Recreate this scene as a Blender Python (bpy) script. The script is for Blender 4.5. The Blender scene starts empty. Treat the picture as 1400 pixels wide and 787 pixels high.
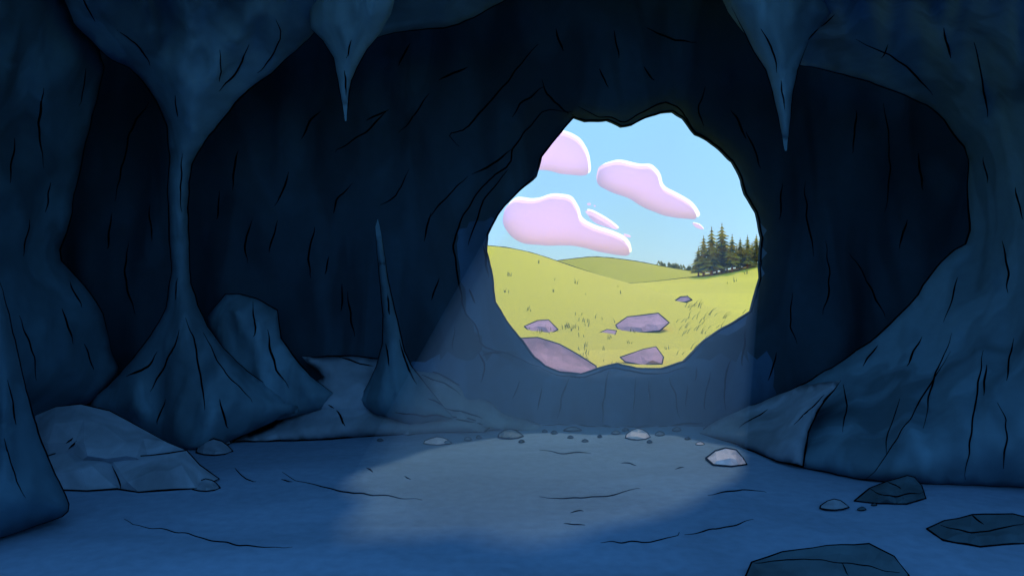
import bpy, math, random, bmesh
import numpy as np
from mathutils import Vector, noise, geometry
random.seed(7); np.random.seed(7)
scene = bpy.context.scene
EYE = Vector((0.0, 0.0, 1.87))
# ---------------------------------------------------------------- survey helper
# the site was surveyed from one station: bearing offsets (mrad) + range along +Y (m)
def P(u, v, d):
    return Vector(((u-700.0)*d/1000.0, d, 1.87+(393.5-v)*d/1000.0))
def floor_d(v):
    return 1870.0/max(v-393.5, 1.0)

# ---------------------------------------------------------------- materials
def new_mat(name):
    m = bpy.data.materials.new(name); m.use_nodes = True
    nt = m.node_tree; b = nt.nodes["Principled BSDF"]
    b.inputs["Roughness"].default_value = 0.9
    b.inputs["Specular IOR Level"].default_value = 0.1
    return m, nt, b
def rock_mat(name, mid, var=0.28, scale=0.9, bump=0.0, stretch=(1.5,1.5,0.4), grain=0.10, gscale=7, lo=0.40, hi=0.60, leaf=False):
    c_dark = tuple(x*(1-var) for x in mid); c_light = tuple(x*(1+var) for x in mid)
    m, nt, b = new_mat(name); N = nt.nodes; L = nt.links
    tc = N.new("ShaderNodeTexCoord"); mp = N.new("ShaderNodeMapping")
    mp.inputs["Scale"].default_value = stretch
    L.new(tc.outputs["Object"], mp.inputs["Vector"])
    n1 = N.new("ShaderNodeTexNoise"); n1.inputs["Scale"].default_value = scale
    n1.inputs["Detail"].default_value = 2; n1.inputs["Distortion"].default_value = 0.8
    L.new(mp.outputs[0], n1.inputs["Vector"])
    r = N.new("ShaderNodeValToRGB")
    r.color_ramp.elements[0].position = lo; r.color_ramp.elements[0].color = (*c_dark, 1)
    r.color_ramp.elements[1].position = hi; r.color_ramp.elements[1].color = (*c_light, 1)
    e = r.color_ramp.elements.new(lo+0.4*(hi-lo)); e.color = (*mid, 1)
    e = r.color_ramp.elements.new(lo+0.7*(hi-lo)); e.color = (*mid, 1)
    L.new(n1.outputs["Fac"], r.inputs[0])
    n2 = N.new("ShaderNodeTexNoise"); n2.inputs["Scale"].default_value = gscale; n2.inputs["Detail"].default_value = 5
    L.new(tc.outputs["Object"], n2.inputs["Vector"])
    mr = N.new("ShaderNodeMapRange"); mr.inputs[1].default_value = 0.3; mr.inputs[2].default_value = 0.7
    mr.inputs[3].default_value = 1-grain; mr.inputs[4].default_value = 1+grain
    L.new(n2.outputs["Fac"], mr.inputs[0])
    mx = N.new("ShaderNodeVectorMath"); mx.operation = 'SCALE'
    L.new(r.outputs[0], mx.inputs[0]); L.new(mr.outputs[0], mx.inputs["Scale"])
    L.new(mx.outputs[0], b.inputs["Base Color"])
    if bump:
        bp = N.new("ShaderNodeBump"); bp.inputs["Strength"].default_value = bump; bp.inputs["Distance"].default_value = 0.05
        L.new(n2.outputs["Fac"], bp.inputs["Height"]); L.new(bp.outputs[0], b.inputs["Normal"])
    if leaf:   # thin needles let sunlight through
        t = N.new("ShaderNodeBsdfTranslucent"); ms = N.new("ShaderNodeMixShader"); ms.inputs[0].default_value = 0.55
        L.new(mx.outputs[0], t.inputs["Color"]); L.new(b.outputs[0], ms.inputs[1]); L.new(t.outputs[0], ms.inputs[2])
        L.new(ms.outputs[0], N["Material Output"].inputs["Surface"])
    return m
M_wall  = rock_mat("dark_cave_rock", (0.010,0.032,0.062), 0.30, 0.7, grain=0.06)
M_wall_lit  = rock_mat("mouth_rock", (0.022,0.070,0.160), 0.28, 0.9, grain=0.06)  # back-wall rock lightened to carry the beam's glow
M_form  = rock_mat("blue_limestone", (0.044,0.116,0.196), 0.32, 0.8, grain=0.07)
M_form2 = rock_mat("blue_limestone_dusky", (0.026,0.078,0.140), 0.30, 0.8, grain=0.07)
M_bould = rock_mat("boulder_rock", (0.088,0.155,0.245), 0.24, 1.2, stretch=(1,1,1))
M_pale  = rock_mat("pale_stone", (0.58,0.56,0.72), 0.12, 4, stretch=(1,1,1))
M_dark  = rock_mat("dark_boulder_rock", (0.022,0.058,0.095), 0.25, 1.6, stretch=(1,1,1))
M_floor = rock_mat("cave_floor_stone", (0.088,0.188,0.345), 0.10, 0.7, bump=0.12, stretch=(0.6,1.2,1), grain=0.09, gscale=10)
M_purple= rock_mat("purple_field_rock", (0.64,0.34,0.48), 0.14, 1.5, stretch=(1,1,1))
M_grass1= rock_mat("lime_grass_ground", (0.88,0.66,0.055), 0.04, 0.12, stretch=(1,0.5,1), grain=0.04)
M_grass2= rock_mat("olive_grass_ground", (0.66,0.51,0.035), 0.05, 0.05, stretch=(1,0.5,1), grain=0.04)
M_blade = rock_mat("grass_blade_olive", (0.28,0.24,0.04), 0.2, 3)
M_leafA = rock_mat("pine_needles_light", (0.80,0.62,0.10), 0.15, 1.0, leaf=True)
M_leafB = rock_mat("pine_needles_dark", (0.30,0.28,0.07), 0.2, 1.0, leaf=True)
M_bark  = rock_mat("pine_bark", (0.65,0.26,0.12), 0.2, 3)
M_ink, _, b = new_mat("crack_black"); b.inputs["Base Color"].default_value = (0.001,0.0015,0.003,1); b.inputs["Specular IOR Level"].default_value = 0
def cloud_mat(name, ct, cd):
    m = bpy.data.materials.new(name); m.use_nodes = True; nt = m.node_tree; nt.nodes.clear()
    o = nt.nodes.new("ShaderNodeOutputMaterial"); t = nt.nodes.new("ShaderNodeBsdfTranslucent")
    d = nt.nodes.new("ShaderNodeBsdfDiffuse"); d.inputs["Color"].default_value = (*cd,1)
    a = nt.nodes.new("ShaderNodeAddShader")
    n = nt.nodes.new("ShaderNodeTexNoise"); n.inputs["Scale"].default_value = 0.03
    tc = nt.nodes.new("ShaderNodeTexCoord"); nt.links.new(tc.outputs["Object"], n.inputs["Vector"])
    r = nt.nodes.new("ShaderNodeValToRGB")
    r.color_ramp.elements[0].color = (*[c*0.97 for c in ct],1); r.color_ramp.elements[1].color = (*[min(1,c*1.03) for c in ct],1)
    nt.links.new(n.outputs["Fac"], r.inputs[0]); nt.links.new(r.outputs[0], t.inputs["Color"])
    nt.links.new(t.outputs[0], a.inputs[0]); nt.links.new(d.outputs[0], a.inputs[1])
    nt.links.new(a.outputs[0], o.inputs["Surface"]); return m
M_cloud = cloud_mat("lilac_cloud", (0.72,0.50,0.80),(0.06,0.08,0.30))
M_cloudw= cloud_mat("white_cloud_edge", (0.97,0.95,0.95),(0.9,0.6,0.5))

# ---------------------------------------------------------------- mesh helpers
def add_obj(name, verts, faces, mats, smooth=True, parent=None, midx=None):
    me = bpy.data.meshes.new(name); me.from_pydata([tuple(v) for v in verts], [], faces)
    for m in (mats if isinstance(mats, (list,tuple)) else [mats]): me.materials.append(m)
    me.polygons.foreach_set("use_smooth", [smooth]*len(me.polygons))
    if midx is not None: me.polygons.foreach_set("material_index", midx)
    me.update()
    o = bpy.data.objects.new(name, me); scene.collection.objects.link(o)
    if parent: o.parent = parent
    return o
def inside(pts, poly):
    x = pts[:,0]; y = pts[:,1]; res = np.zeros(len(pts), bool); n = len(poly)
    for i in range(n):
        x1,y1 = poly[i][:2]; x2,y2 = poly[(i+1)%n][:2]
        if y1 == y2: continue
        c = ((y1>y) != (y2>y)) & (x < (x2-x1)*(y-y1)/(y2-y1)+x1)
        res ^= c
    return res
def dist_poly(pts, poly):
    best = np.full(len(pts), 1e9); n = len(poly)
    for i in range(n):
        a = np.array(poly[i][:2],float); b = np.array(poly[(i+1)%n][:2],float); ab = b-a
        t = np.clip(((pts-a)@ab)/max(ab@ab,1e-9),0,1)
        best = np.minimum(best, np.linalg.norm(pts-(a+t[:,None]*ab),axis=1))
    return best
def chaikin(pts, closed=True):
    out = []; n = len(pts)
    rng = range(n if closed else n-1)
    if not closed: out.append(pts[0])
    for i in rng:
        a = pts[i]; b = pts[(i+1)%n]
        out.append(tuple(a[k]*0.80+b[k]*0.20 for k in range(len(a))))
        out.append(tuple(a[k]*0.20+b[k]*0.80 for k in range(len(a))))
    if not closed: out.append(pts[-1])
    return out
def densify(pts, step, closed=True, jit=0.0):
    out = []; n = len(pts)
    for i in range(n if closed else n-1):
        a = pts[i]; b = pts[(i+1)%n]
        k = max(1, int(math.hypot(a[0]-b[0], a[1]-b[1])/step))
        for j in range(k):
            t = j/k; p = [a[q]*(1-t)+b[q]*t for q in range(len(a))]
            if jit:
                p[0] += jit*noise.noise(Vector((p[0]*0.05,p[1]*0.05,1.3)))
                p[1] += jit*noise.noise(Vector((p[0]*0.05,p[1]*0.05,7.7)))
            out.append(tuple(p))
    if not closed: out.append(tuple(pts[-1]))
    return out
def triangulate(outer, step, hole=None, jitter=0.3):
    O = np.array([p[:2] for p in outer]); mn = O.min(0); mx = O.max(0)
    gx, gy = np.meshgrid(np.arange(mn[0],mx[0],step), np.arange(mn[1],mx[1],step))
    g = np.stack([gx.ravel(), gy.ravel()],1)+np.random.uniform(-jitter,jitter,(gx.size,2))*step
    k = inside(g, outer) & (dist_poly(g, outer) > step*0.45)
    if hole is not None: k &= ~inside(g, hole) & (dist_poly(g, hole) > step*0.4)
    g = g[k]
    V = [Vector(p[:2]) for p in outer]; n = len(V); E = [(i,(i+1)%n) for i in range(n)]
    if hole is not None:
        V += [Vector(p[:2]) for p in hole]; m = len(hole); E += [(n+i,n+(i+1)%m) for i in range(m)]
    V += [Vector(p) for p in g]
    r = geometry.delaunay_2d_cdt(V, E, [], 0, 1e-4)
    pv = np.array([tuple(v) for v in r[0]]); F = [tuple(f) for f in r[2]]
    c = np.array([pv[list(f)].mean(0) for f in F])
    k = inside(c, outer)
    if hole is not None: k &= ~inside(c, hole)
    return pv, [f for f,q in zip(F,k) if q]
def interp_d(pts, outline):
    O = np.array(outline); d2 = ((pts[:,None,:]-O[None,:,:2])**2).sum(2)+1e-6
    w = 1/d2**1.3; return (w*O[None,:,2]).sum(1)/w.sum(1)

def tube(pts, rad, V, F, sides=5):
    n = len(pts); base = len(V)
    for i,p in enumerate(pts):
        t = (pts[min(i+1,n-1)]-pts[max(i-1,0)])
        if t.length < 1e-9: t = Vector((1,0,0))
        t.normalize(); a = t.cross(Vector((0,1,0.02)))
        if a.length < 1e-3: a = t.cross(Vector((0,0,1)))
        a.normalize(); b2 = t.cross(a)
        for s in range(sides):
            an = 2*math.pi*s/sides
            V.append(p+(a*math.cos(an)+b2*math.sin(an))*rad[i])
    for i in range(n-1):
        for s in range(sides):
            q = base+i*sides; s2 = (s+1)%sides
            F.append((q+s,q+s2,q+sides+s2,q+sides+s))
    F.append(tuple(base+s for s in range(sides))[::-1]); F.append(tuple(base+(n-1)*sides+s for s in range(sides)))
def ink_world(name, lines, parent, px=1.5, taper=True):
    V=[];F=[]
    for ln in lines:
        n = len(ln)
        if n<2: continue
        rad = []
        for i,p in enumerate(ln):
            t = i/(n-1); w = 0.8+0.5*noise.noise(p*1.7)
            if taper: w *= min(1, 0.2+3*min(t,1-t))
            rad.append(px*w*p.y/1000.0)
        tube(ln, rad, V, F)
    if V: add_obj(name, V, F, M_ink, True, parent)

def relief(name, outline, mat, bulge=0.5, R=60, back=0.5, step=12, ch=1, nz=0.12, nsx=38, nsy=150,
           smooth=True, ink=True, inkpx=1.5, jit=2.0, sheet=False):
    o = list(outline)
    for _ in range(ch): o = chaikin(o)
    o = densify(o, step, True, jit)
    pts, F = triangulate(o, step)
    d = interp_d(pts, o); dist = dist_poly(pts, o); edge = dist < 0.05
    t = np.clip(dist/R,0,1); prof = np.sqrt(1-(1-t)**2)*0.2+(1-(1-t)**2)*0.8
    verts = []
    for i,(u,v) in enumerate(pts):
        n1 = 1-2*abs(noise.noise(Vector((u/nsx, v/nsy, d[i]*0.3+len(name)))))
        n2 = noise.noise(Vector((u/(nsx*0.4), v/(nsy*0.35), 3.1)))
        f = d[i]-bulge*prof[i]-(nz*(n1-0.4)+nz*0.35*n2)*t[i]
        verts.append(P(u,v,f))
    faces = [f if (pts[f[1]][0]-pts[f[0]][0])*(pts[f[2]][1]-pts[f[0]][1])-(pts[f[1]][1]-pts[f[0]][1])*(pts[f[2]][0]-pts[f[0]][0])>0 else f[::-1] for f in F]
    faces = [tuple(f[::-1]) for f in faces]
    if not sheet:
        nv = len(verts); mp = {}
        for i in range(nv):
            if edge[i]: mp[i] = i
            else:
                u,v = pts[i]; q = P(u,v,d[i]+back*prof[i])
                mp[i] = len(verts); verts.append(q)
        faces += [tuple(mp[k] for k in f)[::-1] for f in faces if not all(edge[k] for k in f)]
    ob = add_obj(name, verts, faces, mat, smooth)
    if ink:
        W = [P(*p) for p in o]; n = len(W); lines = []
        if ink is True: lines = [W+[W[0]]]
        else:
            for (u0,v0),(u1,v1) in ink:
                a = min(range(n), key=lambda i:(o[i][0]-u0)**2+(o[i][1]-v0)**2)
                b_ = min(range(n), key=lambda i:(o[i][0]-u1)**2+(o[i][1]-v1)**2)
                if b_ <= a: b_ += n
                lines.append([W[i%n] for i in range(a,b_+1)])
        ink_world("edge_seam", lines, ob, inkpx, ink is not True)
    return ob
def fl(pts, thick=0.5):
    vm = max(p[1] for p in pts); d0 = floor_d(vm)
    return [(u,v,min(floor_d(v), d0+thick)) for u,v in pts]
def sheet_grid(name, xs, ys, fn, mat, smooth=True):
    V = [fn(x,y) for y in ys for x in xs]; nx = len(xs)
    F = [(j*nx+i, j*nx+i+1, (j+1)*nx+i+1, (j+1)*nx+i) for j in range(len(ys)-1) for i in range(nx-1)]
    return add_obj(name, V, F, mat, smooth)

# ---------------------------------------------------------------- cave shell
hole = [(785,160),(800,165),(830,164),(850,173),(865,170),(885,160),(905,153),(920,152),(935,160),(952,182),(970,192),(1003,220),(1015,245),(1020,265),(1035,290),(1043,325),(1040,350),(1040,380),(1035,400),(1027,425),(1005,440),(985,452),(965,465),(950,480),(935,495),(905,504),(870,503),(845,496),(820,503),(795,511),(765,508),(745,500),(730,488),(715,465),(700,448),(688,430),(677,412),(672,370),(665,345),(667,320),(680,295),(690,280),(710,262),(733,240),(740,215),(755,195),(770,178)]
holeD = densify(hole, 6, True, 1.5)
ring = [(785,156),(748,148),(726,170),(702,200),(697,226),(670,240),(655,262),(630,300),(620,325),(624,370),(632,425),(645,455),(660,480),(700,490),(742,506),(790,516),(840,512),(900,512),(950,500),(980,470),(1020,445),(1040,410),(1050,350),(1050,310),(1025,240),(985,195),(950,165),(925,140),(905,138),(870,152),(840,158),(810,152)]
ringD = densify(ring, 10, True, 1.0)
outer = densify([(-250,-300),(1650,-300),(1650,605),(-250,605)], 16)
pts, F = triangulate(outer, 12, holeD)
dh = dist_poly(pts, holeD); dr_ = dist_poly(pts, ringD); inr = inside(pts, ringD)
V = []
for i,(u,v) in enumerate(pts):
    # bevelled jamb between the mouth edge and the outer ring; rounded swelling outside the ring
    s = dh[i]/(dh[i]+dr_[i]+1e-6) if inr[i] else 1.0
    far = min(1, dr_[i]/70) if not inr[i] else 0
    sw = 0.0 if inr[i] else 0.16*(1-(1-min(1,dr_[i]/40))**2)
    nn = 1-2*abs(noise.noise(Vector((u/85, v/210, 0.5))))
    n2 = noise.noise(Vector((u/30, v/90, 4.5)))
    d = 10.42-0.22*s-sw-(0.20*nn+0.10*n2)*(0.25+0.75*far)*(1 if dh[i]>1 else 0)*min(1,dh[i]/20)
    V.append(P(u,v,d))
Ff = []; mi = []
for f in F:
    a,b_,c = (Vector(pts[k]) for k in f[:3])
    cr = (b_.x-a.x)*(c.y-a.y)-(b_.y-a.y)*(c.x-a.x)
    Ff.append(tuple(f[::-1]) if cr>0 else tuple(f))
    cx = (a.x+b_.x+c.x)/3; cy = (a.y+b_.y+c.y)/3
    # beam light painted on: bluer, lighter faces below the mouth and on its jamb
    beam_lit = (cy > 488+10*noise.noise(Vector((cx*.02,0,0))) and 560 < cx < 1060) or (all(inr[k] for k in f[:3]) and cy > 300)
    mi.append(1 if beam_lit else 0)
wall = add_obj("cave_wall", V, Ff, [M_wall, M_wall_lit], True, midx=mi)
hv = [P(u,v,10.42) for u,v in holeD]; n = len(hv)
V2 = hv+[p+Vector((0,0.12,0)) for p in hv]
add_obj("mouth_lip", V2, [(i,(i+1)%n,n+(i+1)%n,n+i) for i in range(n)], M_wall, True, wall)
ink_world("mouth_edge_seam", [[p+Vector((0,-0.01,0)) for p in hv]+[hv[0]+Vector((0,-0.01,0))]], wall, 1.8, False)

xs = np.linspace(-8,8,60); ys = np.linspace(5.6,10.6,36)  # unseen roof and sides, cut short in front to let skylight in
sheet_grid("cave_ceiling", xs, ys, lambda x,y: Vector((x,y,6.3+0.35*noise.noise(Vector((x*0.5,y*0.5,0)))-0.02*x*x)), M_wall)  # unseen roof, cut short in front for skylight
for sx in (-1,1):
    sheet_grid("cave_side_wall", np.linspace(-0.4,6.8,30), ys, lambda z,y: Vector((sx*(7.6+0.3*noise.noise(Vector((z*0.5,y*0.5,5+sx)))),y,z)), M_form2)  # unseen sides, cut short in front for skylight
fx = np.linspace(-12,12,140); fy = np.linspace(-16,10.52,160)  # carried on behind the camera as added bounce fill
floor = sheet_grid("cave_floor", fx, fy, lambda x,y: Vector((x,y,0.012*noise.noise(Vector((x*1.3,y*1.3,0)))-0.008)), M_floor)

# ---------------------------------------------------------------- rock formations
left_wall = relief("rock_wall", [(-250,-150,5.5),(80,-80,7.6),(90,20,8.2),(145,78,8.9),(130,150,9.0),(118,190,9.0),(100,270,9.1),(95,310,9.1),(78,350,9.2),(110,385,9.2),(138,420,9.2),(148,455,9.3),(152,480,9.3),(165,508,9.3),(140,535,9.2),(118,553,9.1),(60,575,9.0),(0,620,8.2),(-250,680,6.0)],
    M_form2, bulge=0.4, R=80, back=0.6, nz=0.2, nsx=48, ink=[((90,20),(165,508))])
column = relief("rock_column", [(60,-120,6.8),(90,20,7.8),(145,78,8.2),(185,98,8.4),(210,130,8.6),(228,165,8.8),(232,200,8.8),(230,260,8.8),(232,320,8.8),(235,370,8.8),(229,415,8.85),(215,445,8.9),(190,480,9.0),(155,520,9.1),(118,553,9.2),(140,575,9.2),(180,595,9.1),(225,610,8.7),(262,616,8.4),(318,602,8.8),(375,575,9.2),(415,560,9.3),(370,530,9.2),(330,500,9.1),(300,470,9.0),(280,440,8.9),(268,410,8.85),(259,380,8.8),(258,330,8.8),(257,260,8.8),(264,215,8.8),(290,180,8.7),(330,130,8.5),(380,92,8.3),(430,45,8.0),(470,0,7.7),(480,-120,6.9)],
    M_form, bulge=0.32, R=50, back=0.45, step=8, nz=0.22, nsx=40, nsy=120, ink=[((90,20),(118,553)),((415,560),(470,0))])
stump = relief("rock_stump", [(283,432,9.5),(300,412,9.5),(308,402,9.5),(326,402,9.5),(350,408,9.5),(379,424,9.5),(381,440,9.5),(384,462,9.5),(400,485,9.5),(425,515,9.4),(455,537,9.4),(440,560,9.4),(380,575,9.3),(320,540,9.4),(290,470,9.5)],
    M_form, bulge=0.15, R=28, back=0.3, step=7, ch=0, nz=0.2, nsx=30, nsy=90, jit=1, ink=[((283,432),(455,537))])
relief("rock_ledge", [(412,487,9.8),(440,487,9.8),(480,486,9.8),(525,490,9.8),(560,500,9.8),(560,560,9.6),(480,570,9.4),(400,565,9.5),(425,530,9.6),(440,515,9.7)],
    M_bould, bulge=0.15, R=30, back=0.1, step=8, ch=0, ink=[((412,487),(560,500))])
stalag = relief("stalagmite", [(516.5,299,9.4),(521,318,9.4),(525,345,9.4),(530,380,9.4),(537,412,9.4),(546,450,9.4),(553,480,9.4),(562,500,9.4),(578,520,9.4),(600,548,9.4),(622,572,9.4),(560,580,9.3),(510,565,9.3),(490,548,9.4),(503,525,9.4),(515,500,9.4),(523,470,9.4),(524,430,9.4),(519,380,9.4),(515,340,9.4),(513,310,9.4)],
    M_form, bulge=0.25, R=32, back=0.28, step=5, ch=0, nz=0.1, nsx=22, jit=0.6, inkpx=1.1, ink=[((490,548),(513,312)),((520,312),(622,572))])
relief("rock_mound", [(558,500,9.9),(600,510,9.9),(635,532,9.9),(690,560,9.95),(742,582,9.9),(730,588,9.6),(690,588,9.6),(640,588,9.6),(600,586,9.7),(572,545,9.8)],
    M_bould, bulge=0.12, R=25, back=0.1, step=7, ch=0, ink=[((558,500),(742,582))])
relief("rock_mound", fl([(318,604),(350,586),(400,562),(430,547),(470,540),(490,541),(515,552),(552,566),(580,566),(640,572),(672,583),(662,590),(600,591),(540,594),(450,600)],0.7),
    M_bould, bulge=0.14, R=26, back=0.2, step=8, ch=0, ink=True, nz=0.08, nsx=40, nsy=40)
relief("boulder", [(48,567,7.6),(75,555,7.6),(110,552,7.6),(150,561,7.6),(200,589,7.5),(258,617,7.3),(262,630,7.2),(150,640,7.1),(70,640,7.1),(50,600,7.3)],
    M_bould, bulge=0.22, R=30, back=0.4, step=24, ch=0, nz=0.14, nsx=60, nsy=60, smooth=False, ink=[((48,567),(258,617))])
relief("boulder", fl([(62,625),(90,614),(150,625),(205,622),(255,616),(272,636),(300,655),(268,667),(190,672),(160,668),(120,671),(60,668)],0.4),
    M_bould, bulge=0.12, R=18, back=0.3, step=24, ch=0, nz=0.14, nsx=50, nsy=50, smooth=False, ink=True)
relief("foreground_rock", [(-120,200,5.4),(-20,340,5.5),(0,385,5.55),(15,440,5.6),(30,510,5.65),(48,580,5.7),(70,640,5.75),(95,685,5.8),(92,702,5.8),(60,714,5.7),(0,736,5.4),(-120,770,5.0)],
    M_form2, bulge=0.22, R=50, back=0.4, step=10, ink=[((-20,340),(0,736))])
right_wall = relief("rock_wall", [(945,-120,6.9),(990,10,7.9),(1015,45,8.1),(1050,80,8.2),(1090,88,8.2),(1140,98,8.3),(1200,115,8.4),(1260,140,8.5),(1290,160,8.6),(1300,180,8.6),(1325,207,8.7),(1323,260,8.8),(1326,330,8.8),(1300,345,8.9),(1275,370,8.9),(1250,410,9.0),(1210,450,9.1),(1150,495,9.3),(1090,530,9.5),(1040,550,9.6),(985,572,9.7),(957,590,9.55),(1000,604,8.9),(1062,630,7.9),(1110,641,7.55),(1182,656,7.12),(1225,658,7.05),(1300,662,6.95),(1400,665,6.85),(1650,680,6.4),(1650,300,5.8),(1650,-150,5.2)],
    M_form, bulge=0.32, R=75, back=0.5, step=10, nz=0.24, nsx=55, nsy=170, ink=[((990,10),(1400,665))])
# foot of the right wall, in paler rock standing in for beam light
relief("rock_spur", [(956,591,9.45),(985,571,9.5),(1040,549,9.35),(1095,527,8.95),(1150,520,8.4),(1122,556,8.05),(1104,590,7.8),(1098,636,7.55),(1062,631,7.82),(1000,605,8.8)],
    M_bould, bulge=0.22, R=40, back=0.1, step=8, ch=0, nz=0.12, nsx=40, nsy=60, ink=[((1150,520),(956,591))])
relief("stalactite", [(985,-100,7.0),(1000,10,7.3),(1018,45,7.35),(1032,72,7.4),(1047,95,7.4),(1056,125,7.4),(1065,165,7.4),(1073,206,7.4),(1076,206,7.4),(1080,170,7.4),(1083,130,7.4),(1090,95,7.4),(1105,60,7.4),(1135,20,7.3),(1150,-100,7.0)],
    M_form, bulge=0.27, R=40, back=0.3, step=6, ch=0, nz=0.08, nsx=22, jit=1, inkpx=1.3, ink=[((1000,10),(1072,203)),((1077,200),(1105,60))])
relief("ceiling_rock", [(420,-120,7.2),(425,30,8.0),(445,58,8.2),(480,66,8.2),(515,50,8.3),(560,42,8.4),(620,36,8.5),(655,20,8.6),(700,-6,8.4),(760,-120,7.5)],
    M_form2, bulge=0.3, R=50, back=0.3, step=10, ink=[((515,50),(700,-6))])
relief("stalactite", [(415,-100,7.3),(425,40,7.7),(442,56,7.7),(456,80,7.7),(462,110,7.7),(467,140,7.7),(472,166,7.7),(474,166,7.7),(476,135,7.7),(480,110,7.7),(488,92,7.7),(502,68,7.7),(518,48,7.7),(535,20,7.6),(560,-100,7.2)],
    M_form, bulge=0.22, R=36, back=0.3, step=6, ch=0, nz=0.07, nsx=20, jit=1, inkpx=1.2, ink=[((425,40),(471,162)),((475,160),(518,48))])
def stone(u, v, w, h, mat, name="stone", thick=None, px=1.2):
    k = random.random()
    prof = [(-.5,0),(-.46,-.35),(-.25,-.75-.1*k),(-.02,-1),(.2,-.85),(.38,-.55+.2*k),(.5,-.1),(.3,.12),(0,.22),(-.3,.15)]
    relief(name, fl([(u+a*w, v+b_*h) for a,b_ in prof], thick or w*0.006), mat, bulge=w*0.0012, R=w*0.35, back=w*0.001,
           step=max(4,w/6), ch=0, nz=w*0.0008, nsx=w*0.5, nsy=w*0.5, smooth=False, inkpx=px, jit=0.6)
for u,v,w,h,m in [(293,618,50,18,M_bould),(282,668,38,14,M_bould),(558,590,36,20,M_bould),(598,606,38,9,M_pale),(698,597,34,11,M_bould),(668,580,18,9,M_bould),(872,598,34,13,M_pale),(783,588,24,4,M_bould),(902,594,13,5,M_bould),(1141,694,40,12,M_bould),(1178,696,12,4,M_dark),(780,598,8,3,M_dark),(758,592,9,4,M_dark),(612,606,10,4,M_bould),(308,606,16,7,M_bould),(732,584,14,5,M_bould),(745,590,7,3,M_dark),(820,597,6,3,M_dark),(940,600,8,3,M_dark),(855,588,9,3,M_dark),(655,598,7,3,M_dark),(1195,690,8,3,M_dark),(520,602,9,3,M_dark),(842,592,12,4,M_bould),(925,588,12,4,M_bould),(800,603,9,3,M_dark),(713,604,8,3,M_dark),(640,601,10,4,M_bould),(957,607,12,4,M_pale),(888,604,7,3,M_dark)]:
    stone(u,v,w,h,m, px=1.2 if w>15 else 0.8)
relief("stone", fl([(965,626),(978,616),(992,612),(1006,615),(1016,626),(1021,634),(1000,637),(975,635)],0.35), M_pale, bulge=0.06, R=18, back=0.05, step=8, ch=0, nz=0.03, nsx=20,nsy=20, smooth=False, jit=0.5)
relief("boulder", fl([(1168,684),(1188,668),(1215,656),(1240,650),(1250,652),(1260,663),(1267,680),(1240,689),(1200,688)],0.5), M_dark, bulge=0.12, R=30, back=0.1, step=11, ch=0, nz=0.06, nsx=35,nsy=35, smooth=False)
relief("boulder", fl([(1266,723),(1290,712),(1330,703),(1385,701),(1420,712),(1440,722),(1400,742),(1340,747),(1290,738)],0.5), M_dark, bulge=0.10, R=35, back=0.1, step=14, ch=0, nz=0.05, nsx=45,nsy=45, smooth=False)
relief("boulder", fl([(1018,790),(1028,768),(1070,753),(1130,745),(1188,743),(1222,760),(1242,785),(1238,815),(1150,830),(1040,820)],0.6), M_dark, bulge=0.10, R=40, back=0.1, step=18, ch=0, nz=0.05, nsx=50,nsy=50, smooth=False)

# ---------------------------------------------------------------- outside: meadow, hills
def gz(x,y):
    if y < 10.52: return -0.35
    return 0.52+0.10*noise.noise(Vector((x*0.12,y*0.12,2)))*min(1,(y-10)/6)
gy = [-600,-100,-20,-5,0,5,10.5,10.54]+list(10.6*np.power(1.06,np.arange(0,74)))
gx = sorted(set(list(np.linspace(-20,30,70))+[-800,-400,-200,-120,-80,-50,-35,45,60,80,120,200,400,800]))
sheet_grid("meadow_ground", gx, gy, lambda x,y: Vector((x,y,gz(x,y))), M_grass1)
def crest_fn(tab):
    X = [a for a,_ in tab]; Z = [b_ for _,b_ in tab]
    return lambda x: float(np.interp(x,X,Z))
def hill(name, tab, y0, D, y1, mat, p=1.2, xr=(-120,140), inkx=None, inkw=1.0):
    cf = crest_fn(tab)
    def sm(x): return (cf(x-1.2)+cf(x)+cf(x+1.2)+cf(x-0.6)+cf(x+0.6))/5
    def z(x,y):
        c = sm(x)
        if y <= D:
            t = (y-y0)/(D-y0); s = math.sin(t*math.pi/2)*0.5+0.5*t**p
            return 0.3+(c-0.3)*s+0.12*noise.noise(Vector((x*0.1,y*0.08,9)))*(1-t)*t*4
        t = (y-D)/(y1-D); return 0.3+(c-0.3)*(1-t*t)-0.3*t
    xs = np.concatenate([np.linspace(xr[0],-12,25), np.linspace(-11,45,110), np.linspace(48,xr[1],20)])
    ys = np.concatenate([np.linspace(y0,D,40), np.linspace(D,y1,12)[1:]])
    ob = sheet_grid(name, xs, ys, lambda x,y: Vector((x,y,z(x,y))), mat)
    if inkx:
        ln = [Vector((x,D,sm(x)+0.0)) for x in np.linspace(inkx[0],inkx[1],70)]
        ink_world("ridge_line", [ln], ob, inkw, True)
    return ob, z
hl, zl = hill("hill", [(-120,7),(-30,5.2),(-8,4.6),(-1.4,4.2),(0.8,3.95),(2.8,3.2),(4.5,2.65),(6,2.2),(7.4,1.75),(8.8,1.15),(10.5,0.5),(14,0.2),(140,0.1)], 14, 40, 60, M_grass1, inkx=(-6,8.9))
hr, zr = hill("hill", [(-120,1),(0,1.6),(10,2.1),(15,2.4),(20,2.8),(26,3.5),(30,4.3),(34,5.2),(60,8.5),(140,12)], 26, 100, 150, M_grass1, inkx=(13,50))
hm, zm = hill("hill", [(-120,4),(-20,6),(5,7.0),(11.2,8.0),(17.6,8.7),(22,8.4),(27,7.7),(34,6.4),(41.6,5.1),(60,4.5),(140,4)], 110, 160, 220, M_grass2, inkx=(2,48))
def ground_at(x,y):
    return max(gz(x,y), zl(x,y) if 14<y<60 else -9, zr(x,y) if 26<y<150 else -9)
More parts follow.
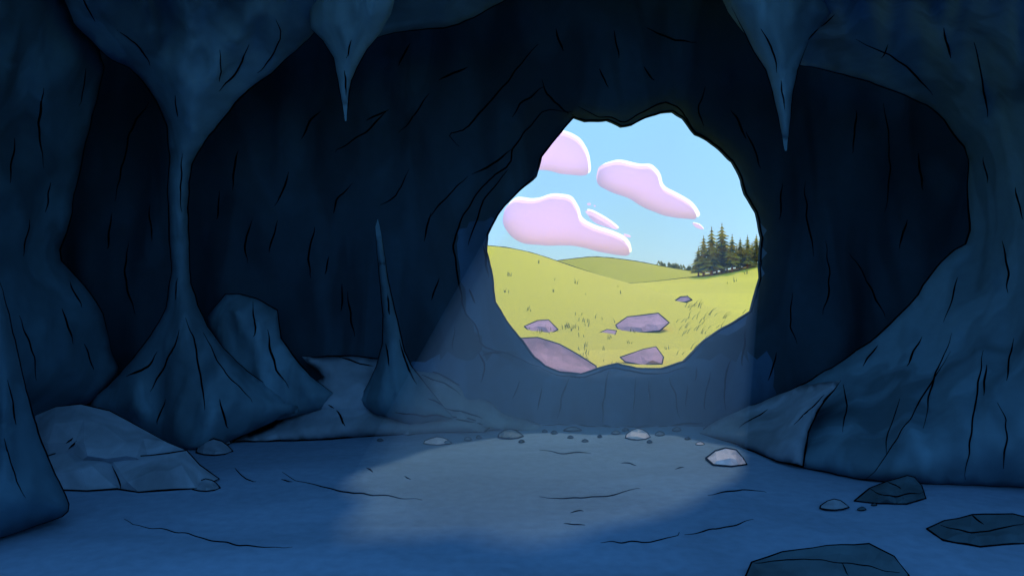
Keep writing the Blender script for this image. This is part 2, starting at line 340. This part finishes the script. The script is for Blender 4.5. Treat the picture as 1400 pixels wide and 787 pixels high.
def range_to_ground(u,v):
    y = 10.8
    while y < 140:
        p = P(u,v,y)
        if p.z <= ground_at(p.x,y): break
        y *= 1.008
    return y
def field_rock(pl, lean=3.0):
    # low slabs leaning back from their foot
    vb = max(p[1] for p in pl); d = range_to_ground(sum(p[0] for p in pl)/len(pl), vb); s = d/1000
    relief("field_rock", [(u,v,d+(vb-v)*s*lean) for u,v in pl], M_purple, bulge=10*s, R=14, back=12*s, step=9, ch=0, nz=5*s, nsx=18, nsy=18, smooth=False, inkpx=1.0, jit=0.4)
field_rock([(712,462),(735,461),(765,470),(790,484),(815,500),(818,520),(760,522),(715,505),(705,480)], 2.0)
field_rock([(717,446),(735,438),(750,437),(763,450),(752,456),(725,455)])
field_rock([(842,444),(858,433),(900,428),(915,441),(902,452),(880,454),(848,455)])
field_rock([(819,455),(830,450),(843,452),(840,459),(825,459)])
field_rock([(848,488),(880,477),(897,474),(907,488),(905,497),(880,499),(855,494)])
field_rock([(923,411),(930,406),(940,405),(946,410),(938,413),(926,413)], 2.0)

V=[];Fg=[]
def blade(base, h, lean, w):
    k = len(V); top = base+Vector((lean,0,h)); mid = base+Vector((lean*0.35,0,h*0.55))
    V.extend([base+Vector((-w,0,-0.03)), base+Vector((w,0,-0.03)), mid+Vector((w*0.7,0,0)), mid-Vector((w*0.7,0,0)), top])
    Fg.extend([(k,k+1,k+2,k+3),(k+3,k+2,k+4)])
def tuft(u, v, n, hpx, spread, lean=0.0):
    y = range_to_ground(u,v); p = P(u,v,y)
    for _ in range(n):
        x = p.x+random.uniform(-spread,spread)*y/1000; yy = y+random.uniform(-.1,.1)
        blade(Vector((x,yy,ground_at(x,yy))), hpx*random.uniform(.5,1.1)*y/1000, (lean+random.uniform(-.5,.5))*hpx*y/1000, 0.5*y/1000)
for u,v,n,h,s in [(697,378,4,8,3),(787,388,3,9,2),(755,400,3,6,3),(693,400,4,7,3),(722,425,4,8,4),(850,402,2,7,2),(735,360,2,6,2),(913,478,3,8,3),(912,380,2,5,2),(880,375,2,5,2),(860,470,3,7,3),(800,475,4,8,4),(1005,385,3,7,3),(1020,375,3,7,3)]:
    tuft(u,v,n,h,s)
for _ in range(40):
    u = random.uniform(925,1020); v = random.uniform(415,485)
    if (v-400) < (1030-u)*0.2: continue
    tuft(u,v,random.randint(1,3),12,5,0.9)
for _ in range(20):
    tuft(random.gauss(800,35), random.gauss(446,7), random.randint(2,4), 7, 6)
for _ in range(12):
    tuft(random.uniform(775,850), random.uniform(468,500), random.randint(1,3), 7, 6)
for _ in range(14):
    tuft(random.uniform(670,1035), random.uniform(375,500), 1, 4, 2)
add_obj("meadow_grass", V, Fg, M_blade, False)

def pine_mesh(seed, trunk_lift):
    r = random.Random(seed); V=[];F=[];mi=[]
    for k in range(7):
        a=2*math.pi*k/7; V.append(Vector((.03*math.cos(a),.03*math.sin(a),-.05)))
    for k in range(7):
        a=2*math.pi*k/7; V.append(Vector((.004*math.cos(a),.004*math.sin(a),.97)))
    for k in range(7): F.append((k,(k+1)%7,7+(k+1)%7,7+k)); mi.append(2)
    tiers = 13
    for t in range(tiers):
        f = t/(tiers-1); z = trunk_lift+(1-trunk_lift)*f*0.95
        rad = 0.27*(1-f)**0.75*r.uniform(.8,1.15)+0.012
        nb = int(14-6*f); off = r.random()*6
        for b in range(nb):
            a = off+2*math.pi*b/nb+r.uniform(-.15,.15); L = rad*r.uniform(.65,1.2)
            ca,sa = math.cos(a),math.sin(a); wd = L*0.30+0.006; droop = L*r.uniform(.35,.65)
            i=len(V)
            V.extend([Vector((0,0,z+0.045)), Vector((ca*L*.6-sa*wd, sa*L*.6+ca*wd, z-droop*.55)), Vector((ca*L,sa*L,z-droop*.75+0.012*r.random())),
                      Vector((ca*L*.6+sa*wd, sa*L*.6-ca*wd, z-droop*.55)), Vector((ca*L*.55,sa*L*.55,z-droop*.2))])
            m = 0 if r.random()<0.72 else 1
            for q in ((i,i+1,i+4),(i+1,i+2,i+4),(i+2,i+3,i+4),(i+3,i,i+4)): F.append(q); mi.append(m)
            for s in range(2):
                i=len(V); q=r.uniform(.4,.9); sd_=r.choice((-1,1))
                V.extend([Vector((ca*L*q,sa*L*q,z-droop*q*.6)),Vector((ca*L*(q+.15)-sd_*sa*wd*1.4,sa*L*(q+.15)+sd_*ca*wd*1.4,z-droop*(q*.7+.1))),Vector((ca*L*(q+.2),sa*L*(q+.2),z-droop*q*.7))])
                F.append((i,i+1,i+2)); mi.append(1)
    me = bpy.data.meshes.new("pine_tree"); me.from_pydata([tuple(v) for v in V],[],F)
    for m in (M_leafA,M_leafB,M_bark): me.materials.append(m)
    me.polygons.foreach_set("material_index", mi); me.update(); return me
pm = [pine_mesh(s, 0.2) for s in (1,2,3,4)]
trees = [(962,321,0),(973,309,-2),(987,304,0),(1001,319,-3),(1012,324,0),(1022,320,-2),(1034,319,0),(1045,322,-2),(1058,318,0),(1072,315,0),
         (955,336,3),(980,328,4),(994,330,5),(1007,334,4),(1017,333,5),(1028,330,4),(1040,330,5),(1052,330,4)]
for i,(u,vt,dy) in enumerate(trees):
    y = 99+dy; x=(u-700)*y/1000; zb = zr(x,min(y,100)); zt = 1.87+(393.5-vt)*y/1000
    o = bpy.data.objects.new("pine_tree", pm[i%4]); scene.collection.objects.link(o)
    h = zt-zb; o.location=(x,y,zb-0.05); o.scale=(h*1.1,h*1.1,h); o.rotation_euler=(0,0,i*1.3)
V=[];Fg=[]
for _ in range(46):
    u = random.uniform(900,962); y=158; x=(u-700)*y/1000; zb=zm(x,y); h=random.uniform(.5,1.6)
    for s in range(7):
        a=random.random()*6.28; k=len(V); L=h*.35*random.uniform(.5,1); zz=zb+h*random.uniform(0,.6)
        V.extend([Vector((x,y,zz+h*.4)),Vector((x+math.cos(a)*L-.15,y+math.sin(a)*L,zz)),Vector((x+math.cos(a)*L+.15,y+math.sin(a)*L,zz-.05))]); Fg.append((k,k+1,k+2))
add_obj("distant_bushes", V, Fg, M_leafB, False)

def cloud(pl, rim=(3,-3)):
    c = relief("cloud", [(u,v,300) for u,v in pl], M_cloud, bulge=0.5, R=25, step=12, ch=2, nz=0.05, ink=None, jit=1, sheet=True)
    r_ = relief("bright_edge", [(u+rim[0],v+rim[1],303) for u,v in pl], M_cloudw, bulge=0.5, R=25, step=14, ch=2, nz=0.05, ink=None, jit=1.5, sheet=True)
    r_.parent = c
cloud([(690,232),(690,185),(740,165),(757,178),(775,183),(792,192),(803,212),(806,238),(795,241),(770,238),(745,232)],(3,-2))
cloud([(815,243),(819,226),(845,220),(868,227),(885,226),(898,237),(903,257),(925,268),(945,280),(955,300),(930,299),(905,294),(880,284),(860,271),(835,263),(818,254)],(4,-3))
cloud([(686,306),(690,283),(705,272),(730,275),(752,268),(780,270),(789,285),(792,302),(815,313),(845,323),(860,335),(862,351),(830,347),(790,336),(750,336),(715,333),(700,325)],(3,-4))
cloud([(797,287),(812,290),(830,300),(848,315),(832,312),(812,304)],(2,-2))
cloud([(945,304),(956,306),(964,314),(952,312)],(1,-1))
cloud([(802,278),(807,277),(808,281),(803,281)],(0,0)); cloud([(811,280),(815,281),(814,284)],(0,0)); cloud([(851,319),(862,322),(863,325),(854,324)],(0,0))

# ---------------------------------------------------------------- cracks traced over the rock
dg = bpy.context.evaluated_depsgraph_get(); dg.update()
strokes = [
 [(205,140),(182,170),(166,230),(157,275)],[(152,290),(147,340)],[(175,330),(170,380),(185,430)],[(205,280),(207,330)],
 [(437,150),(422,170),(412,190)],[(588,128),(562,165),(545,182)],[(735,62),(712,88),(690,118),(660,150),(638,178),(612,182),(628,200)],
 [(500,165),(532,150)],[(530,152),(500,180),(458,208)],[(455,292),(462,270),(482,250)],[(475,398),(478,430),(485,460)],[(468,388),(466,425)],
 [(395,235),(388,258),(375,282)],[(380,300),(368,345)],[(325,205),(318,260)],[(345,300),(335,330),(338,360)],[(300,260),(296,300)],
 [(430,310),(420,350),(425,380)],[(560,230),(545,262),(520,280)],[(590,290),(580,330)],[(600,380),(590,410)],[(450,350),(444,375)],
 [(740,110),(750,135),(785,158)],[(783,152),(745,150),(726,170),(702,200),(697,226),(670,240),(655,262),(630,300),(620,325),(624,370),(632,425),(652,448),(656,472),(700,487),(742,503)],
 [(694,232),(664,268),(652,300),(640,335)],[(700,205),(672,225),(645,238)],[(640,240),(610,270),(585,300)],[(660,335),(668,380)],[(655,480),(662,500),(657,522)],[(660,485),(675,480),(685,484)],
 [(622,445),(620,480)],[(640,395),(650,415)],[(775,175),(760,190)],
 [(790,145),(812,158),(832,160),(850,168),(872,158),(905,140),(930,148),(948,175),(968,195)],[(885,40),(918,55),(952,58)],[(840,42),(846,80)],[(700,160),(712,140),(745,118)],
 [(760,40),(770,70)],[(880,90),(895,110)],[(640,90),(600,110)],[(965,120),(955,150),(962,172)],[(560,60),(545,90)],[(820,95),(832,120)],
 [(1100,248),(1104,300),(1112,350)],[(1128,330),(1135,385),(1125,430)],[(1208,140),(1216,190),(1217,235),(1209,290)],[(1162,345),(1190,390),(1210,432)],[(1070,250),(1065,300)],
 [(1255,210),(1262,260)],[(1085,400),(1080,440),(1090,470)],[(1170,150),(1165,210)],[(1000,150),(1020,190)],[(1240,300),(1230,340)],[(1062,480),(1050,520)],[(1020,180),(1040,230)],
 [(778,516),(768,545),(762,572)],[(832,508),(825,545),(824,578)],[(868,516),(866,560)],[(888,520),(886,552)],[(915,515),(925,545),(930,572)],[(972,508),(962,540),(965,560)],[(1000,490),(990,530),(992,560)],
 [(952,500),(950,520)],[(740,530),(735,560)],[(710,520),(700,545)],[(1020,450),(1015,500)],[(940,525),(938,555)],
 [(742,581),(770,580),(820,582),(880,584),(930,580),(960,578)],[(742,505),(765,512),(795,516),(820,508),(845,501),(870,509),(905,511),(938,502)],
 [(300,68),(303,95),(300,112)],[(378,28),(385,48),(372,75),(352,100)],[(245,450),(232,490),(205,535)],[(255,435),(268,470),(272,500),(280,560)],[(278,455),(300,500),(345,550)],[(243,380),(240,410)],
 [(248,210),(246,250),(249,290)],[(172,515),(200,505),(215,480)],[(160,40),(190,62),(205,90)],[(340,60),(330,90),(300,125)],[(225,545),(215,580)],[(300,545),(312,585)],[(240,130),(243,160)],[(110,-5),(130,30)],
 [(118,95),(108,145)],[(60,120),(52,180),(60,230)],[(20,190),(14,250)],[(40,300),(32,350)],[(25,430),(45,480),(50,520)],[(85,420),(100,470)],[(115,470),(128,505)],[(70,250),(62,290)],[(95,385),(112,420)],
 [(10,520),(22,580)],[(5,600),(20,650),(35,680)],
 [(345,412),(350,445),(346,460)],[(365,450),(375,500),(395,530)],[(462,486),(500,498),(520,500)],[(440,545),(460,560),(472,582)],[(548,465),(555,500),(570,525)],[(527,470),(532,500)],[(570,510),(600,520),(630,540)],[(585,545),(620,560),(660,572)],
 [(530,400),(533,430)],[(90,605),(100,598)],[(94,612),(105,602)],[(150,626),(160,650),(165,668)],[(540,565),(600,568),(660,580)],
 [(1153,525),(1158,560),(1152,590)],[(1230,545),(1212,600),(1212,620)],[(1185,655),(1215,618),(1250,560),(1300,480)],[(1150,520),(1120,556),(1104,592),(1100,628)],[(1127,540),(1085,580)],[(1345,478),(1332,560),(1320,655)],[(1386,462),(1376,520)],
 [(1302,455),(1275,520),(1262,585)],[(1372,330),(1380,370),(1378,400)],[(1366,550),(1378,580),(1372,640)],[(1170,55),(1225,78),(1262,112),(1275,130)],[(1140,20),(1105,55)],[(1215,60),(1205,80)],
 [(1260,460),(1240,500)],[(1345,215),(1350,250)],[(1390,255),(1398,300)],[(1310,380),(1290,440)],[(1050,560),(1010,585)],[(1330,60),(1345,110),(1350,160)],[(1290,40),(1300,80)],[(1040,40),(1058,72),(1062,100)],[(1068,110),(1073,150)],
 [(470,95),(473,130)],[(480,55),(473,80)],[(1350,500),(1345,540)],[(1200,470),(1180,500)],
 [(387,645),(410,658),(470,672),(540,680),(577,683)],[(385,655),(400,658)],[(738,679),(790,681),(850,674),(875,667)],[(738,615),(770,619),(808,619)],[(320,640),(333,652),(350,658)],
 [(170,709),(185,719),(240,725),(290,738),(340,747),(400,747)],[(820,740),(880,741),(925,733),(928,727)],[(935,730),(990,722),(1030,709)],[(770,715),(800,717)],[(968,676),(1005,670),(1048,673)],[(850,632),(870,636)],[(924,640),(935,638)],
 [(555,650),(562,655)],[(780,700),(798,698)],[(500,640),(510,645)],
 [(1030,768),(1090,762),(1150,768),(1230,782)],[(1150,768),(1160,786)],[(1188,668),(1215,680),(1262,672)],[(1215,656),(1232,668)],[(1285,718),(1340,728),(1400,715)],[(1330,703),(1345,716)],
]
buckets = {}
for st in strokes:
    st = chaikin(st, False) if len(st)>2 else st
    st = densify(st, 4, False, 3.0)
    cur = None; seg = []
    def flush():
        if cur is not None and len(seg) > 2: buckets.setdefault(cur, []).append(list(seg))
    for (u,v) in st:
        dr = (P(u,v,10)-EYE).normalized()
        hit, loc, nrm, idx, ob, _ = scene.ray_cast(dg, EYE, dr)
        if ob is not None and ob.parent is not None: ob = ob.parent
        nm = ob.name if hit else None
        if nm != cur or (seg and abs(loc.y-seg[-1].y) > 0.35 and nm != "cave_floor"):
            flush(); seg = []; cur = nm
        if hit: seg.append(loc-dr*0.004)
    flush()
for nm, lines in buckets.items():
    ob = bpy.data.objects.get(nm)
    if ob: ink_world("cracks", lines, ob, 1.45, True)

# ---------------------------------------------------------------- light direction, and a haze prism cut to the beam's shape
sd = Vector((0.402,1.0,0.85)).normalized()
m = bpy.data.materials.new("dusty_air"); m.use_nodes = True; nt = m.node_tree; nt.nodes.clear()  # haze standing in for the visible light beam
o = nt.nodes.new("ShaderNodeOutputMaterial"); vs = nt.nodes.new("ShaderNodeVolumeScatter")
vs.inputs["Color"].default_value = (0.24,0.48,1.0,1); vs.inputs["Density"].default_value = 0.15; vs.inputs["Anisotropy"].default_value = 0.0
nt.links.new(vs.outputs[0], o.inputs["Volume"])
hs = [P(u,v,10.38) for u,v in hole]; n = len(hs)
lo = [p-sd*((p.z-0.03)/sd.z) for p in hs]
V = hs+lo
Fv = [(i,(i+1)%n,n+(i+1)%n,n+i) for i in range(n)]
tri = geometry.tessellate_polygon([[Vector((u,v,0)) for u,v in hole]])
Fv += [tuple(t) for t in tri]+[tuple(n+k for k in t)[::-1] for t in tri]
beam_haze = add_obj("dusty_air", V, Fv, m, False)  # haze prism cut to the beam's shape
bm = bmesh.new(); bm.from_mesh(beam_haze.data); bmesh.ops.recalc_face_normals(bm, faces=bm.faces); bm.to_mesh(beam_haze.data); bm.free()

el = math.asin(sd.z); az = math.atan2(sd.x, sd.y)
L = bpy.data.lights.new("sun","SUN"); L.energy = 2.1; L.angle = math.radians(3.0); L.color = (1.0,0.97,0.95)
so = bpy.data.objects.new("sun", L); scene.collection.objects.link(so)
so.rotation_euler = (-sd).to_track_quat('-Z','Y').to_euler(); so.location = (5,14,12)
w = bpy.data.worlds.new("World"); scene.world = w; w.use_nodes = True; nt = w.node_tree
bg = nt.nodes["Background"]; sky = nt.nodes.new("ShaderNodeTexSky"); sky.sky_type = 'NISHITA'
sky.sun_disc = False; sky.sun_elevation = el; sky.sun_rotation = az; sky.air_density = 1.0; sky.dust_density = 0.2; sky.ozone_density = 3.0
mx = nt.nodes.new("ShaderNodeMix"); mx.data_type = 'RGBA'; mx.inputs[0].default_value = 0.8
nt.links.new(sky.outputs[0], mx.inputs[6]); mx.inputs[7].default_value = (2.1,4.9,8.0,1)
nt.links.new(mx.outputs[2], bg.inputs["Color"]); bg.inputs["Strength"].default_value = 0.14

cam = bpy.data.cameras.new("camera"); cam.lens = 36*1000/1400; cam.sensor_width = 36; cam.clip_end = 3000; cam.clip_start = 0.05
co = bpy.data.objects.new("camera", cam); scene.collection.objects.link(co)
co.location = EYE; co.rotation_euler = (math.radians(90),0,0); scene.camera = co
scene.view_settings.view_transform = 'Standard'; scene.view_settings.look = 'None'; scene.view_settings.exposure = 0
